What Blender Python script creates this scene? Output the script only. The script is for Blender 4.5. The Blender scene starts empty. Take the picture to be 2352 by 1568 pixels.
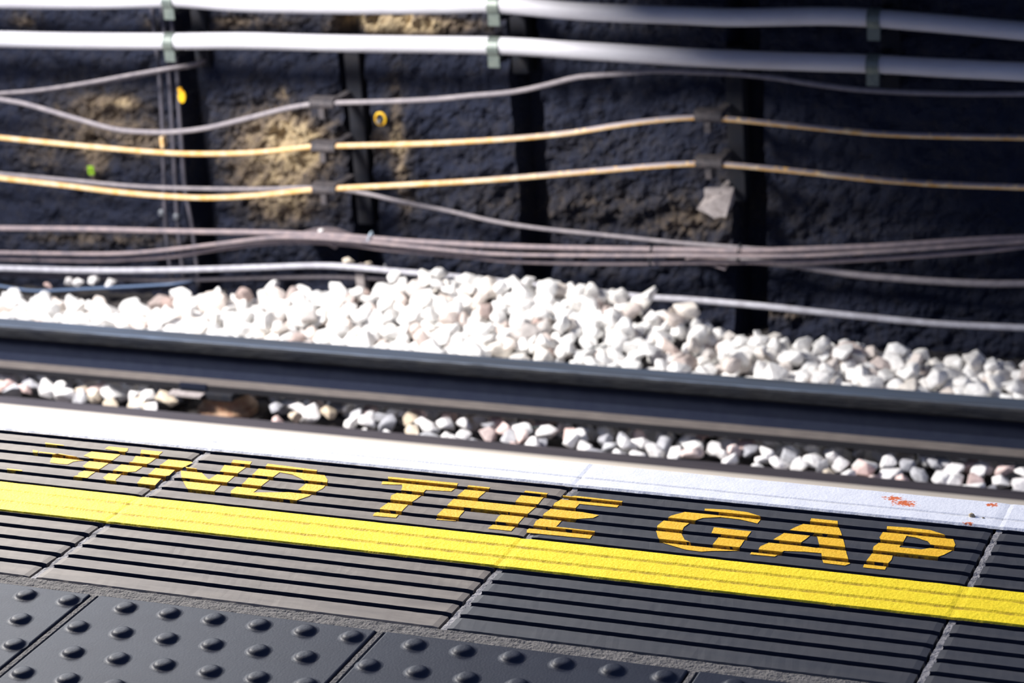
import bpy, bmesh, math, random
import numpy as np
from mathutils import Vector, Matrix, noise
from mathutils.geometry import tessellate_polygon
random.seed(7)
C = bpy.context.scene.collection
# ------------------------------------------------------------------ camera
YAW, PITCH, ROLL = -0.401867891, 0.344425754, -0.0657058779
CAM = Vector((1.79390716, -3.00074714, 1.38698396)); F = 5652.72
cy, sy, cp, sp = math.cos(YAW), math.sin(YAW), math.cos(PITCH), math.sin(PITCH)
D = Vector((sy*cp, cy*cp, -sp)); R0 = Vector((cy, -sy, 0)); U0 = R0.cross(D)
RT = math.cos(ROLL)*R0 + math.sin(ROLL)*U0
UP = -math.sin(ROLL)*R0 + math.cos(ROLL)*U0
def ray(x, y): return D + RT*((x-1176)/F) - UP*((y-784)/F)
def aty(x, y, Y): v = ray(x, y); return CAM + v*((Y-CAM.y)/v.y)      # survey point on an upright plane
def atz(x, y, Z=0.0): v = ray(x, y); return CAM + v*((Z-CAM.z)/v.z)  # survey point on a level plane
cd = bpy.data.cameras.new('camera'); cam = bpy.data.objects.new('camera', cd); C.objects.link(cam)
cam.matrix_world = Matrix((( RT.x, UP.x, -D.x, CAM.x), (RT.y, UP.y, -D.y, CAM.y), (RT.z, UP.z, -D.z, CAM.z), (0, 0, 0, 1)))
cd.sensor_width = 36; cd.lens = F/2352*36; cd.clip_start = .05; cd.clip_end = 200
cd.dof.use_dof = True; cd.dof.focus_distance = (Vector((.75, -.12, 0))-CAM).dot(D); cd.dof.aperture_fstop = 7.5
bpy.context.scene.camera = cam
# ------------------------------------------------------------------ materials
def mat(name, col, rough=.7, metal=0, col2=None, scale=20, stretch=(1, 1, 1), bump=0, bscale=60, spec=.5, detail=6, lo=.35, hi=.65):
    m = bpy.data.materials.new(name); m.use_nodes = True; nt = m.node_tree; N = nt.nodes; L = nt.links
    b = N['Principled BSDF']; b.inputs['Base Color'].default_value = (*col, 1); b.inputs['Roughness'].default_value = rough
    b.inputs['Metallic'].default_value = metal; b.inputs['Specular IOR Level'].default_value = spec
    tc = N.new('ShaderNodeNewGeometry'); mp = N.new('ShaderNodeMapping'); mp.inputs['Scale'].default_value = stretch
    L.new(tc.outputs['Position'], mp.inputs['Vector'])
    if col2:
        n = N.new('ShaderNodeTexNoise'); n.inputs['Scale'].default_value = scale; n.inputs['Detail'].default_value = detail
        n.inputs['Roughness'].default_value = .65
        L.new(mp.outputs[0], n.inputs['Vector'])
        r = N.new('ShaderNodeMapRange'); r.inputs['From Min'].default_value = lo; r.inputs['From Max'].default_value = hi
        L.new(n.outputs['Fac'], r.inputs['Value'])
        x = N.new('ShaderNodeMix'); x.data_type = 'RGBA'; x.inputs['A'].default_value = (*col, 1); x.inputs['B'].default_value = (*col2, 1)
        L.new(r.outputs[0], x.inputs['Factor']); L.new(x.outputs['Result'], b.inputs['Base Color'])
    if bump:
        n = N.new('ShaderNodeTexNoise'); n.inputs['Scale'].default_value = bscale; n.inputs['Detail'].default_value = 5
        L.new(mp.outputs[0], n.inputs['Vector'])
        bp = N.new('ShaderNodeBump'); bp.inputs['Strength'].default_value = bump; bp.inputs['Distance'].default_value = .01
        L.new(n.outputs['Fac'], bp.inputs['Height']); L.new(bp.outputs[0], b.inputs['Normal'])
    return m
def node(nt, kind, **kw):
    n = nt.nodes.new(kind)
    for k, v in kw.items():
        if hasattr(n, k): setattr(n, k, v)
        else: n.inputs[k.replace('_', ' ')].default_value = v
    return n
def speckle(m, col, thr, scale, zmin=None):
    """dark pits and specks of dirt over a painted surface"""
    nt = m.node_tree; L = nt.links; b = nt.nodes['Principled BSDF']
    src = b.inputs['Base Color'].links[0].from_socket if b.inputs['Base Color'].links else None
    g = nt.nodes.new('ShaderNodeNewGeometry')
    n = node(nt, 'ShaderNodeTexNoise', Scale=scale, Detail=3.0, Roughness=.7); L.new(g.outputs['Position'], n.inputs['Vector'])
    r = node(nt, 'ShaderNodeMapRange', From_Min=thr, From_Max=thr+.04); L.new(n.outputs['Fac'], r.inputs['Value'])
    x = nt.nodes.new('ShaderNodeMix'); x.data_type = 'RGBA'
    if src: L.new(src, x.inputs['A'])
    else: x.inputs['A'].default_value = b.inputs['Base Color'].default_value
    x.inputs['B'].default_value = (*col, 1); L.new(r.outputs[0], x.inputs['Factor']); L.new(x.outputs['Result'], b.inputs['Base Color'])
def zdirt(m, col, z0, z1, sc=90, amt=1.0, lohi=(.3, .6)):
    """dirt that has settled in the grooves of the slab, broken up by noise"""
    nt = m.node_tree; L = nt.links; b = nt.nodes['Principled BSDF']
    src = b.inputs['Base Color'].links[0].from_socket if b.inputs['Base Color'].links else None
    g = nt.nodes.new('ShaderNodeNewGeometry'); s = nt.nodes.new('ShaderNodeSeparateXYZ'); L.new(g.outputs['Position'], s.inputs[0])
    r = node(nt, 'ShaderNodeMapRange', From_Min=z1, From_Max=z0); L.new(s.outputs['Z'], r.inputs['Value'])
    n = node(nt, 'ShaderNodeTexNoise', Scale=sc, Detail=5.0, Roughness=.7); L.new(g.outputs['Position'], n.inputs['Vector'])
    r2 = node(nt, 'ShaderNodeMapRange', From_Min=lohi[0], From_Max=lohi[1]); L.new(n.outputs['Fac'], r2.inputs['Value'])
    mu = node(nt, 'ShaderNodeMath', operation='MULTIPLY'); L.new(r.outputs[0], mu.inputs[0]); L.new(r2.outputs[0], mu.inputs[1])
    mv = node(nt, 'ShaderNodeMath', operation='MULTIPLY'); L.new(mu.outputs[0], mv.inputs[0]); mv.inputs[1].default_value = amt
    x = nt.nodes.new('ShaderNodeMix'); x.data_type = 'RGBA'
    if src: L.new(src, x.inputs['A'])
    else: x.inputs['A'].default_value = b.inputs['Base Color'].default_value
    x.inputs['B'].default_value = (*col, 1); L.new(mv.outputs[0], x.inputs['Factor']); L.new(x.outputs['Result'], b.inputs['Base Color'])
M = {}
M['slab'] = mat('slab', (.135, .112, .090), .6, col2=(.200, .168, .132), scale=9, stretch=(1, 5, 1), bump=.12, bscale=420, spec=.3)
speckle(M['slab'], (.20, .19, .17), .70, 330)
M['slab_shaded'] = mat('slab_shaded', (.024, .025, .029), .55, col2=(.040, .038, .038), scale=9, stretch=(1, 5, 1), bump=.12, bscale=420, spec=.35)  # darker slab copy for the right: the light's falloff painted into the colour
speckle(M['slab_shaded'], (.10, .095, .09), .70, 330)
M['groove'] = mat('groove', (.013, .016, .027), .9, col2=(.022, .024, .034), scale=60, spec=.15)  # groove dirt, with the shade inside the grooves painted into its dark tone
M['tactile'] = mat('tactile', (.010, .012, .021), .5, col2=(.016, .019, .029), scale=14, bump=.06, bscale=300, spec=.13)
M['mortar'] = mat('mortar', (.075, .068, .06), .85, col2=(.14, .125, .11), scale=140, bump=.5, bscale=260)
M['joint'] = mat('joint', (.10, .095, .095), .8, col2=(.30, .28, .27), scale=24, bump=.5, bscale=150)
M['crack'] = mat('crack', (.008, .008, .01), .95, spec=.1)
M['asphalt'] = mat('asphalt', (.05, .05, .055), .85, col2=(.09, .088, .085), scale=200, bump=.4, bscale=200)
M['yellow'] = mat('yellow', (.86, .62, .001), .6, col2=(.90, .68, .004), scale=25, bump=.18, bscale=240, spec=.35)
speckle(M['yellow'], (.12, .09, .01), .665, 520)
zdirt(M['yellow'], (.36, .22, .004), .0010, .0022, 70, .9, (.3, .62))
M['white'] = mat('white', (.66, .66, .67), .55, col2=(.71, .71, .72), scale=30, bump=.1, bscale=240, spec=.4)
speckle(M['white'], (.30, .30, .28), .70, 480)
zdirt(M['white'], (.45, .43, .36), .0011, .0020, 60, .6, (.35, .7))
M['letter'] = mat('letter', (.76, .40, .003), .55, col2=(.82, .47, .012), scale=60, bump=.15, bscale=240, spec=.35)
zdirt(M['letter'], (.10, .05, .015), -.0020, -.0002, 150, 1.0, (.28, .58))
speckle(M['letter'], (.10, .06, .02), .69, 260)
def red_stains(m):
    nt = m.node_tree; L = nt.links; b = nt.nodes['Principled BSDF']; src = b.inputs['Base Color'].links[0].from_socket
    g = nt.nodes.new('ShaderNodeNewGeometry')
    spots = [(2052, 1148, .015, .010), (2078, 1160, .021, .012), (2280, 1163, .010, .008), (2225, 1205, .010, .004)]
    tot = None
    for (px, py, rx, ry) in spots:
        c = atz(px, py)
        v = node(nt, 'ShaderNodeVectorMath', operation='SUBTRACT'); L.new(g.outputs['Position'], v.inputs[0]); v.inputs[1].default_value = c
        w = node(nt, 'ShaderNodeVectorMath', operation='DIVIDE'); L.new(v.outputs[0], w.inputs[0]); w.inputs[1].default_value = (rx, ry, 1)
        l = node(nt, 'ShaderNodeVectorMath', operation='LENGTH'); L.new(w.outputs[0], l.inputs[0])
        if tot is None: tot = l.outputs['Value']
        else:
            mi = node(nt, 'ShaderNodeMath', operation='MINIMUM'); L.new(tot, mi.inputs[0]); L.new(l.outputs['Value'], mi.inputs[1]); tot = mi.outputs[0]
    n = node(nt, 'ShaderNodeTexNoise', Scale=260.0, Detail=4.0); L.new(g.outputs['Position'], n.inputs['Vector'])
    ma = node(nt, 'ShaderNodeMath', operation='MULTIPLY_ADD'); L.new(n.outputs['Fac'], ma.inputs[0]); ma.inputs[1].default_value = 2.6; L.new(tot, ma.inputs[2])
    r = node(nt, 'ShaderNodeMapRange', From_Min=2.15, From_Max=1.75); L.new(ma.outputs[0], r.inputs['Value'])
    x = nt.nodes.new('ShaderNodeMix'); x.data_type = 'RGBA'; L.new(src, x.inputs['A']); x.inputs['B'].default_value = (.62, .13, .03, 1)
    L.new(r.outputs[0], x.inputs['Factor']); L.new(x.outputs['Result'], b.inputs['Base Color'])
red_stains(M['white'])
M['tube'] = mat('tube', (.62, .62, .66), .5, col2=(.50, .49, .53), scale=7, stretch=(.4, 1, 1), spec=.5)
M['clamp'] = mat('clamp', (.13, .16, .15), .45, metal=.3, col2=(.20, .23, .20), scale=60)
M['steel'] = mat('steel', (.009, .011, .018), .8, col2=(.018, .017, .020), scale=30, spec=.3)
M['saddle'] = mat('saddle', (.045, .042, .05), .7, col2=(.11, .095, .095), scale=70, spec=.35, bump=.3, bscale=90)
M['grey_cable'] = mat('grey_cable', (.30, .27, .28), .6, col2=(.20, .18, .20), scale=40)
M['pink_cable'] = mat('pink_cable', (.34, .27, .27), .65, col2=(.20, .17, .19), scale=35)
M['dark_cable'] = mat('dark_cable', (.10, .09, .11), .65, col2=(.17, .15, .16), scale=60)
M['vert_cable'] = mat('vert_cable', (.07, .07, .09), .5, col2=(.11, .10, .12), scale=30)
M['pale_cable'] = mat('pale_cable', (.52, .52, .57), .5, col2=(.36, .35, .39), scale=40)
M['blue_cable'] = mat('blue_cable', (.10, .15, .25), .45)
M['tie'] = mat('tie', (.03, .035, .045), .5)
M['tie_pale'] = mat('tie_pale', (.55, .68, .8), .5)
M['run_rail'] = mat('run_rail', (.050, .045, .056), .45, metal=.4, col2=(.085, .075, .085), scale=14, stretch=(.25, 6, 1))
M['polished'] = mat('polished', (.42, .38, .33), .5, metal=.2)
M['cond_head'] = mat('cond_head', (.010, .012, .018), .8, spec=.2, metal=0, col2=(.022, .023, .026), scale=18, stretch=(.6, 2, 2), bump=.4, bscale=40)
M['cond_top'] = mat('cond_top', (.085, .115, .17), .55, metal=.4, col2=(.06, .07, .09), scale=6, stretch=(.3, 6, 1))
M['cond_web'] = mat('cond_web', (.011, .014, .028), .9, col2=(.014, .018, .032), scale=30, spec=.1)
M['cond_foot'] = mat('cond_foot', (.085, .072, .068), .8, col2=(.12, .103, .094), scale=60, stretch=(.3, 1, 1))
M['foot_edge'] = mat('foot_edge', (.016, .016, .020), .85, spec=.2)
M['sleeper'] = mat('sleeper', (.020, .018, .020), .85, col2=(.04, .034, .03), scale=20, stretch=(6, 1, 1), bump=.4)
M['ceramic'] = mat('ceramic', (.22, .10, .06), .5, col2=(.40, .27, .17), scale=60)
M['bed'] = mat('bed', (.030, .028, .032), .95, col2=(.07, .062, .058), scale=45, bump=1, bscale=50)
M['twig'] = mat('twig', (.012, .03, .03), .6)
M['tag_yellow'] = mat('tag_yellow', (.85, .55, .01), .5, col2=(.75, .35, .01), scale=60)
M['tag_green'] = mat('tag_green', (.30, .55, .02), .6)
M['bolt'] = mat('bolt', (.30, .32, .35), .4, metal=.6)
M['plate'] = mat('plate', (.22, .19, .185), .8, col2=(.40, .36, .35), scale=50)
def orange_cable():
    m = mat('orange_cable', (.80, .42, .08), .5, col2=(.88, .68, .42), scale=30)
    nt = m.node_tree; L = nt.links; b = nt.nodes['Principled BSDF']; src = b.inputs['Base Color'].links[0].from_socket
    g = nt.nodes.new('ShaderNodeNewGeometry'); s = nt.nodes.new('ShaderNodeSeparateXYZ'); L.new(g.outputs['Normal'], s.inputs[0])
    p = nt.nodes.new('ShaderNodeSeparateXYZ'); L.new(g.outputs['Position'], p.inputs[0])
    # grey dust lying on the upper half of the cable, thick to the right of the second bracket bay
    r = node(nt, 'ShaderNodeMapRange', From_Min=-.05, From_Max=.30); L.new(s.outputs['Z'], r.inputs['Value'])
    r2 = node(nt, 'ShaderNodeMapRange', From_Min=-1.2, From_Max=-.6, To_Min=.25, To_Max=1.0); L.new(p.outputs['X'], r2.inputs['Value'])
    n = node(nt, 'ShaderNodeTexNoise', Scale=50.0, Detail=4.0); L.new(g.outputs['Position'], n.inputs['Vector'])
    r3 = node(nt, 'ShaderNodeMapRange', From_Min=.3, From_Max=.45); L.new(n.outputs['Fac'], r3.inputs['Value'])
    a = node(nt, 'ShaderNodeMath', operation='MULTIPLY'); L.new(r.outputs[0], a.inputs[0]); L.new(r2.outputs[0], a.inputs[1])
    c = node(nt, 'ShaderNodeMath', operation='MULTIPLY'); L.new(a.outputs[0], c.inputs[0]); L.new(r3.outputs[0], c.inputs[1])
    x = nt.nodes.new('ShaderNodeMix'); x.data_type = 'RGBA'; L.new(src, x.inputs['A']); x.inputs['B'].default_value = (.30, .26, .28, 1)
    L.new(c.outputs[0], x.inputs['Factor']); L.new(x.outputs['Result'], b.inputs['Base Color'])
    return m
M['orange'] = orange_cable()
def stone_mat(name, cols, island=False):
    m = bpy.data.materials.new(name); m.use_nodes = True; nt = m.node_tree; L = nt.links; b = nt.nodes['Principled BSDF']
    b.inputs['Roughness'].default_value = .8; b.inputs['Specular IOR Level'].default_value = .25
    g = nt.nodes.new('ShaderNodeNewGeometry'); oi = nt.nodes.new('ShaderNodeObjectInfo')
    cr = nt.nodes.new('ShaderNodeValToRGB'); e = cr.color_ramp.elements
    while len(e) < len(cols): e.new(.5)
    for i, (p, c) in enumerate(cols): e[i].position = p; e[i].color = (*c, 1)
    L.new(g.outputs['Random Per Island'] if island else oi.outputs['Random'], cr.inputs['Fac'])
    n = node(nt, 'ShaderNodeTexNoise', Scale=45.0, Detail=5.0); L.new(g.outputs['Position'], n.inputs['Vector'])
    r = node(nt, 'ShaderNodeMapRange', From_Min=.3, From_Max=.7, To_Min=.72, To_Max=1.05); L.new(n.outputs['Fac'], r.inputs['Value'])
    x = nt.nodes.new('ShaderNodeMix'); x.data_type = 'RGBA'; x.blend_type = 'MULTIPLY'; x.inputs['Factor'].default_value = 1
    L.new(cr.outputs[0], x.inputs['A']); L.new(r.outputs[0], x.inputs['B']); L.new(x.outputs['Result'], b.inputs['Base Color'])
    bp = node(nt, 'ShaderNodeBump', Strength=.35, Distance=.01); n2 = node(nt, 'ShaderNodeTexNoise', Scale=130.0, Detail=4.0)
    L.new(g.outputs['Position'], n2.inputs['Vector']); L.new(n2.outputs['Fac'], bp.inputs['Height']); L.new(bp.outputs[0], b.inputs['Normal'])
    return m
M['ballast'] = stone_mat('ballast', [(0, (.90, .88, .85)), (.6, (.93, .92, .90)), (.82, (.86, .81, .74)), (.91, (.76, .64, .58)), (.96, (.55, .52, .50)), (1, (.45, .32, .28))], True)
M['stone_white'] = stone_mat('stone_white', [(0, (.84, .81, .80)), (1, (.92, .90, .88))])
M['stone_pink'] = stone_mat('stone_pink', [(0, (.70, .50, .46)), (1, (.80, .66, .62))])
M['stone_grey'] = stone_mat('stone_grey', [(0, (.36, .36, .39)), (1, (.58, .58, .60))])
M['stone_tan'] = stone_mat('stone_tan', [(0, (.60, .49, .36)), (1, (.74, .66, .55))])
def wall_mat():
    m = bpy.data.materials.new('wall'); m.use_nodes = True; nt = m.node_tree; L = nt.links; b = nt.nodes['Principled BSDF']
    b.inputs['Roughness'].default_value = .9; b.inputs['Specular IOR Level'].default_value = .2
    g = nt.nodes.new('ShaderNodeNewGeometry')
    # soot-free patches where bare brownish stone shows: their places are marks of the wall itself
    at = nt.nodes.new('ShaderNodeAttribute'); at.attribute_name = 'bare'
    n = node(nt, 'ShaderNodeTexNoise', Scale=26.0, Detail=8.0, Roughness=.85); L.new(g.outputs['Position'], n.inputs['Vector'])
    v = node(nt, 'ShaderNodeTexVoronoi', Scale=30.0); L.new(g.outputs['Position'], v.inputs['Vector'])
    a = node(nt, 'ShaderNodeMath', operation='MULTIPLY_ADD'); L.new(at.outputs['Fac'], a.inputs[0]); a.inputs[1].default_value = .37; L.new(n.outputs['Fac'], a.inputs[2])
    r = node(nt, 'ShaderNodeMapRange', From_Min=.50, From_Max=1.05); L.new(a.outputs[0], r.inputs['Value'])
    n2 = node(nt, 'ShaderNodeTexNoise', Scale=9.0, Detail=4.0); L.new(g.outputs['Position'], n2.inputs['Vector'])
    cr = nt.nodes.new('ShaderNodeValToRGB'); e = cr.color_ramp.elements
    e[0].position = 0; e[0].color = (.018, .022, .041, 1); e[1].position = 1; e[1].color = (.46, .36, .22, 1)
    e.new(.35).color = (.036, .034, .040, 1); e.new(.7).color = (.17, .13, .095, 1)
    L.new(r.outputs[0], cr.inputs['Fac']); L.new(cr.outputs[0], b.inputs['Base Color'])
    bp = node(nt, 'ShaderNodeBump', Strength=.8, Distance=.02); n3 = node(nt, 'ShaderNodeTexNoise', Scale=70.0, Detail=6.0)
    L.new(g.outputs['Position'], n3.inputs['Vector']); L.new(n3.outputs['Fac'], bp.inputs['Height']); L.new(bp.outputs[0], b.inputs['Normal'])
    return m
M['wall'] = wall_mat()
# ------------------------------------------------------------------ helpers
def link(name, me, m=None, parent=None):
    o = bpy.data.objects.new(name, me); C.objects.link(o)
    if m is not None and me is not None and not me.materials: me.materials.append(m)
    if parent: o.parent = parent
    return o
def tag(o, label=None, cat=None, group=None, kind=None):
    if label: o['label'] = label
    if cat: o['category'] = cat
    if group: o['group'] = group
    if kind: o['kind'] = kind
    return o
def thing(name, loc, label, cat, group=None):
    o = bpy.data.objects.new(name, None); C.objects.link(o); o.location = loc; o.empty_display_size = .05
    bpy.context.view_layer.update() if False else None
    return tag(o, label, cat, group)
def mesh(name, vs, fs, mats, parent=None, smooth=False, mi=None, origin=None):
    """one mesh object; vertices in world metres, moved to the parent's frame"""
    off = Vector(parent.location) if parent else (Vector(origin) if origin is not None else Vector((0, 0, 0)))
    me = bpy.data.meshes.new(name)
    me.from_pydata([tuple(Vector(v)-off) for v in vs], [], fs)
    for m in (mats if isinstance(mats, (list, tuple)) else [mats]): me.materials.append(m)
    if mi is not None: me.polygons.foreach_set('material_index', mi)
    if smooth: me.polygons.foreach_set('use_smooth', [True]*len(me.polygons))
    me.update()
    o = bpy.data.objects.new(name, me); C.objects.link(o)
    if parent: o.parent = parent
    elif origin is not None: o.location = origin
    return o
def spline(pts, step=.03):
    P = [Vector(p) for p in pts]; P = [P[0]*2-P[1]] + P + [P[-1]*2-P[-2]]; out = []
    for i in range(1, len(P)-2):
        a, b, c, d = P[i-1:i+3]; n = max(2, int((c-b).length/step))
        for k in range(n):
            t = k/n
            out.append(.5*((2*b)+(c-a)*t+(2*a-5*b+4*c-d)*t*t+(3*b-a-3*c+d)*t**3))
    out.append(P[-2]); return out
def sweep(pts, r, seg=12, wob=0, seed=0, sq=None):
    """round bar swept along a path, ends capped"""
    vs = []; fs = []; n = len(pts)
    for i, p in enumerate(pts):
        t = (pts[min(i+1, n-1)]-pts[max(i-1, 0)]).normalized()
        ref = Vector((0, 0, 1)) if abs(t.z) < .9 else Vector((0, 1, 0))
        a = t.cross(ref).normalized(); b = a.cross(t)
        rr = r*(1+wob*(noise.noise(Vector((p.x*9+seed, p.y*9, p.z*9)))))
        for k in range(seg):
            an = 2*math.pi*k/seg; vs.append(p+a*math.cos(an)*rr+b*math.sin(an)*rr)
    for i in range(n-1):
        for k in range(seg):
            k2 = (k+1) % seg; fs.append((i*seg+k, i*seg+k2, (i+1)*seg+k2, (i+1)*seg+k))
    fs.append(tuple(range(seg))[::-1]); fs.append(tuple((n-1)*seg+k for k in range(seg)))
    return vs, fs
def box(x0, x1, y0, y1, z0, z1):
    v = [(x, y, z) for z in (z0, z1) for y in (y0, y1) for x in (x0, x1)]
    return v, [(0, 2, 3, 1), (4, 5, 7, 6), (0, 1, 5, 4), (2, 6, 7, 3), (0, 4, 6, 2), (1, 3, 7, 5)]
def bevbox(name, x0, x1, y0, y1, z0, z1, m, parent=None, bev=.003, jit=0, origin=None):
    bm = bmesh.new(); v, f = box(x0, x1, y0, y1, z0, z1)
    vv = [bm.verts.new(p) for p in v]; [bm.faces.new([vv[i] for i in q]) for q in f]
    bmesh.ops.bevel(bm, geom=bm.edges[:], offset=bev, segments=2, affect='EDGES', profile=.5)
    bm.normal_update()
    vs = [tuple(a.co) for a in bm.verts]; bm.verts.index_update(); fs = [tuple(a.index for a in q.verts) for q in bm.faces]; bm.free()
    return mesh(name, vs, fs, m, parent, origin=origin)
def join(*parts):
    vs = []; fs = []
    for v, f in parts:
        n = len(vs); vs += [Vector(p) for p in v]; fs += [tuple(i+n for i in q) for q in f]
    return vs, fs
def extrude_x(prof, x0, x1, n=1):
    """closed yz profile drawn out along the track"""
    vs = []; fs = []; k = len(prof)
    for i in range(n+1):
        x = x0+(x1-x0)*i/n
        vs += [(x, y, z) for y, z in prof]
    for i in range(n):
        for j in range(k):
            j2 = (j+1) % k; fs.append((i*k+j, (i+1)*k+j, (i+1)*k+j2, i*k+j2))
    fs.append(tuple(range(k))); fs.append(tuple(n*k+j for j in range(k))[::-1])
    return vs, fs
# ------------------------------------------------------------------ the platform: ribbed coping slabs
GP = .0347786; GW = .0112; GD = .0075; YE = .0905; YN = -.457
JX = {-2: (-1.186, .02), -1: (-.594, .02), 0: (.0019, .0416), 1: (.5963, .0130), 2: (1.2018, .0082), 3: (1.80, .01)}
def jx(i, y): a, s = JX[i]; return a + s*y
def gprof(y):
    """height of the slab at y: raised ribs and square grooves with slightly sloped sides"""
    k = round(-y/GP)
    if k in (0, 1, 2, 3, 4, 5, 8, 9, 10, 11, 12):
        d = abs(y+k*GP); s = .0012
        if d < GW/2-s: return -GD
        if d < GW/2: return -GD*(1-(d-(GW/2-s))/s)
    return 0.0
ybr = [YE, YE-.004]
for k in range(0, 13):
    if k in (6, 7): continue
    c = -k*GP; ybr += [c+GW/2, c+GW/2-.0012, c-GW/2+.0012, c-GW/2]
ybr += [YN+.003, YN]
def coping(i0, i1, label):
    org = Vector(((JX[i0][0]+JX[i1][0])/2, (YE+YN)/2, -.08)); n = 70; gap = .006
    prof = []
    for y in ybr:
        z = gprof(y-1e-7 if y > 0 else y)
        prof.append([y, z])
    prof[0][1] = -.006; prof[-1][1] = -.004
    # exact heights at the groove corners
    prof = [[YE, -.006], [YE-.004, 0]]
    kinds = [0]
    for k in range(0, 13):
        if k in (6, 7): continue
        c = -k*GP
        prof += [[c+GW/2, 0], [c+GW/2-.0012, -GD], [c-GW/2+.0012, -GD], [c-GW/2, 0]]
    prof += [[YN+.003, 0], [YN, -.004]]
    vs = []; fs = []; mi = []; K = len(prof)
    for a in range(n+1):
        t = a/n
        for j, (y, z) in enumerate(prof):
            xl = jx(i0, y)+gap; xr = jx(i1, y)-gap; x = xl+(xr-xl)*t
            q = Vector((x*60, y*90, i0*3.1)); dy = noise.noise(q)*.0006
            e = min(t, 1-t); dz = -.0012*max(0, 1-e/.004)
            dz -= abs(noise.noise(q*2+Vector((0, 0, 9))))*.0005
            if j in (0, 1, K-1): dz -= abs(noise.noise(q*1.5))*.0012; dy *= 2.5
            vs.append((x, y+dy, z+dz))
    for a in range(n):
        for j in range(K-1):
            fs.append((a*K+j, a*K+j+1, (a+1)*K+j+1, (a+1)*K+j))
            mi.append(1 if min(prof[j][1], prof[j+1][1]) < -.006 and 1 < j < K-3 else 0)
    # underside and sides
    b0 = len(vs)
    for a in (0, n):
        for y in (YE, YN):
            xl = jx(i0, y)+gap; xr = jx(i1, y)-gap; vs.append((xl if a == 0 else xr, y, -.075))
    L0 = [j for j in range(K)]; R0_ = [n*K+j for j in range(K)]
    fs.append(tuple(L0[::-1]+[b0, b0+1])); mi.append(0)
    fs.append(tuple(R0_+[b0+3, b0+2])); mi.append(0)
    fs.append(tuple([a*K for a in range(n+1)]+[b0+2, b0])); mi.append(0)
    fs.append(tuple([a*K+K-1 for a in range(n, -1, -1)]+[b0+1, b0+3])); mi.append(0)
    fs.append((b0, b0+2, b0+3, b0+1)); mi.append(0)
    o = mesh('coping_slab', vs, fs, [M['slab_shaded' if i0 > 0 else 'slab'], M['groove']], None, mi=mi, origin=org)  # right-hand slabs take the darker copy, painting the dimmer light there
    return tag(o, label, 'paving slab', 'ribbed coping slabs along the platform edge')
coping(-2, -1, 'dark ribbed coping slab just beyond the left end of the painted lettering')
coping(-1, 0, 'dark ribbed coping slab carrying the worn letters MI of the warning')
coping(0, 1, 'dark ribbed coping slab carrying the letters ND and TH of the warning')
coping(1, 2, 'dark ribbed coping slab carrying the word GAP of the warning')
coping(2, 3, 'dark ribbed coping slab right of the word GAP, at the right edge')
# mortar between the coping slabs: pale filler with a dark crack along one side
for i in (-1, 0, 1, 2):
    vs = []; fs = []; n = 110
    for a in range(n+1):
        y = YE-.003+(YN-YE+.003)*a/n
        q = noise.noise(Vector((i*7, y*45, 0)))
        z = -.0022 + .0008*noise.noise(Vector((i*3, y*90, 5))) + (-.0035 if gprof(y) < -.004 else 0)*(.5+.5*q)
        for dx, dz in ((-.0068, -.011), (-.0035+.0012*q, -.010), (-.0022+.0012*q, 0), (.0068, .0003), (.0069, -.02)):
            vs.append((jx(i, y)+dx, y, z+dz))
    for a in range(n):
        for j in range(4): fs.append((a*5+j, a*5+j+1, (a+1)*5+j+1, (a+1)*5+j))
    mi = [1 if j == 0 else 0 for a in range(n) for j in range(4)]
    o = mesh('mortar_joint', vs, fs, [M['joint'], M['crack']], None, mi=mi, origin=(jx(i, 0), -.18, -.01))
    tag(o, ['pale mortar joint crossing the grooves between the letters I and N', 'pale mortar joint running through the letter E of THE', 'dark mortar joint just right of the word GAP'][i] if i >= 0 else 'mortar joint left of the lettering, at the left end', 'mortar joint', 'mortar joints between the coping slabs')
# ------------------------------------------------------------------ painted lines
def strip_paint(name, y0, y1, ys, zf, m, label, rag, x0=-1.15, x1=1.75, wrap=False):
    """a coat of paint with ragged long edges lying over the slabs"""
    n = int((x1-x0)/.006); vs = []; fs = []; Y = [y0]+ys+[y1]; K = len(Y)
    for a in range(n+1):
        x = x0+(x1-x0)*a/n
        for j, y in enumerate(Y):
            yy = y
            if j == 0 and not wrap: yy += rag*(noise.noise(Vector((x*70, 1, y*9)))+.6*noise.noise(Vector((x*210, 5, 0))))
            if j == K-1: yy += rag*(noise.noise(Vector((x*70, 2, y*9)))+.6*noise.noise(Vector((x*210, 6, 0))))
            z = zf(y)+.00035*noise.noise(Vector((x*40, y*60, 3)))
            dj = min(abs(x-jx(i, y)) for i in JX); z -= .0010*max(0, 1-dj/.007)
            if j in (0, K-1): z = -.0004 if not wrap or j else -.022
            vs.append((x, yy, z))
    for a in range(n):
        for j in range(K-1): fs.append((a*K+j, a*K+j+1, (a+1)*K+j+1, (a+1)*K+j))
    o = mesh(name, vs, fs, m, None, smooth=False, origin=((x0+x1)/2, (y0+y1)/2, 0))
    return tag(o, label, 'painted line')
def zy(y):
    z = .0026
    for k in (6, 7):
        d = abs(y+k*GP)
        if d < .0045: z = .0009+.0017*(d/.0045)**2
    return z
ys = []
y = -5*GP-GW/2-.0006; yl = -8*GP+GW/2+.0006
yy = y-.0012
while yy > yl+.001: ys.append(yy); yy -= .00165
strip_paint('yellow_line', y, yl, ys, zy, M['yellow'], 'bright yellow painted line running along the dark ribbed slabs', .0009)
def zw(y):
    if y > YE-.004: return -.006+.006*(YE+.001-y)/.005+.0012
    d = abs(y-GP); z = .0026
    if d < .004: z = .0011+.0015*(d/.004)**2
    return z
ys = [YE+.0012, YE-.001, YE-.004]; yy = YE-.008
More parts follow.
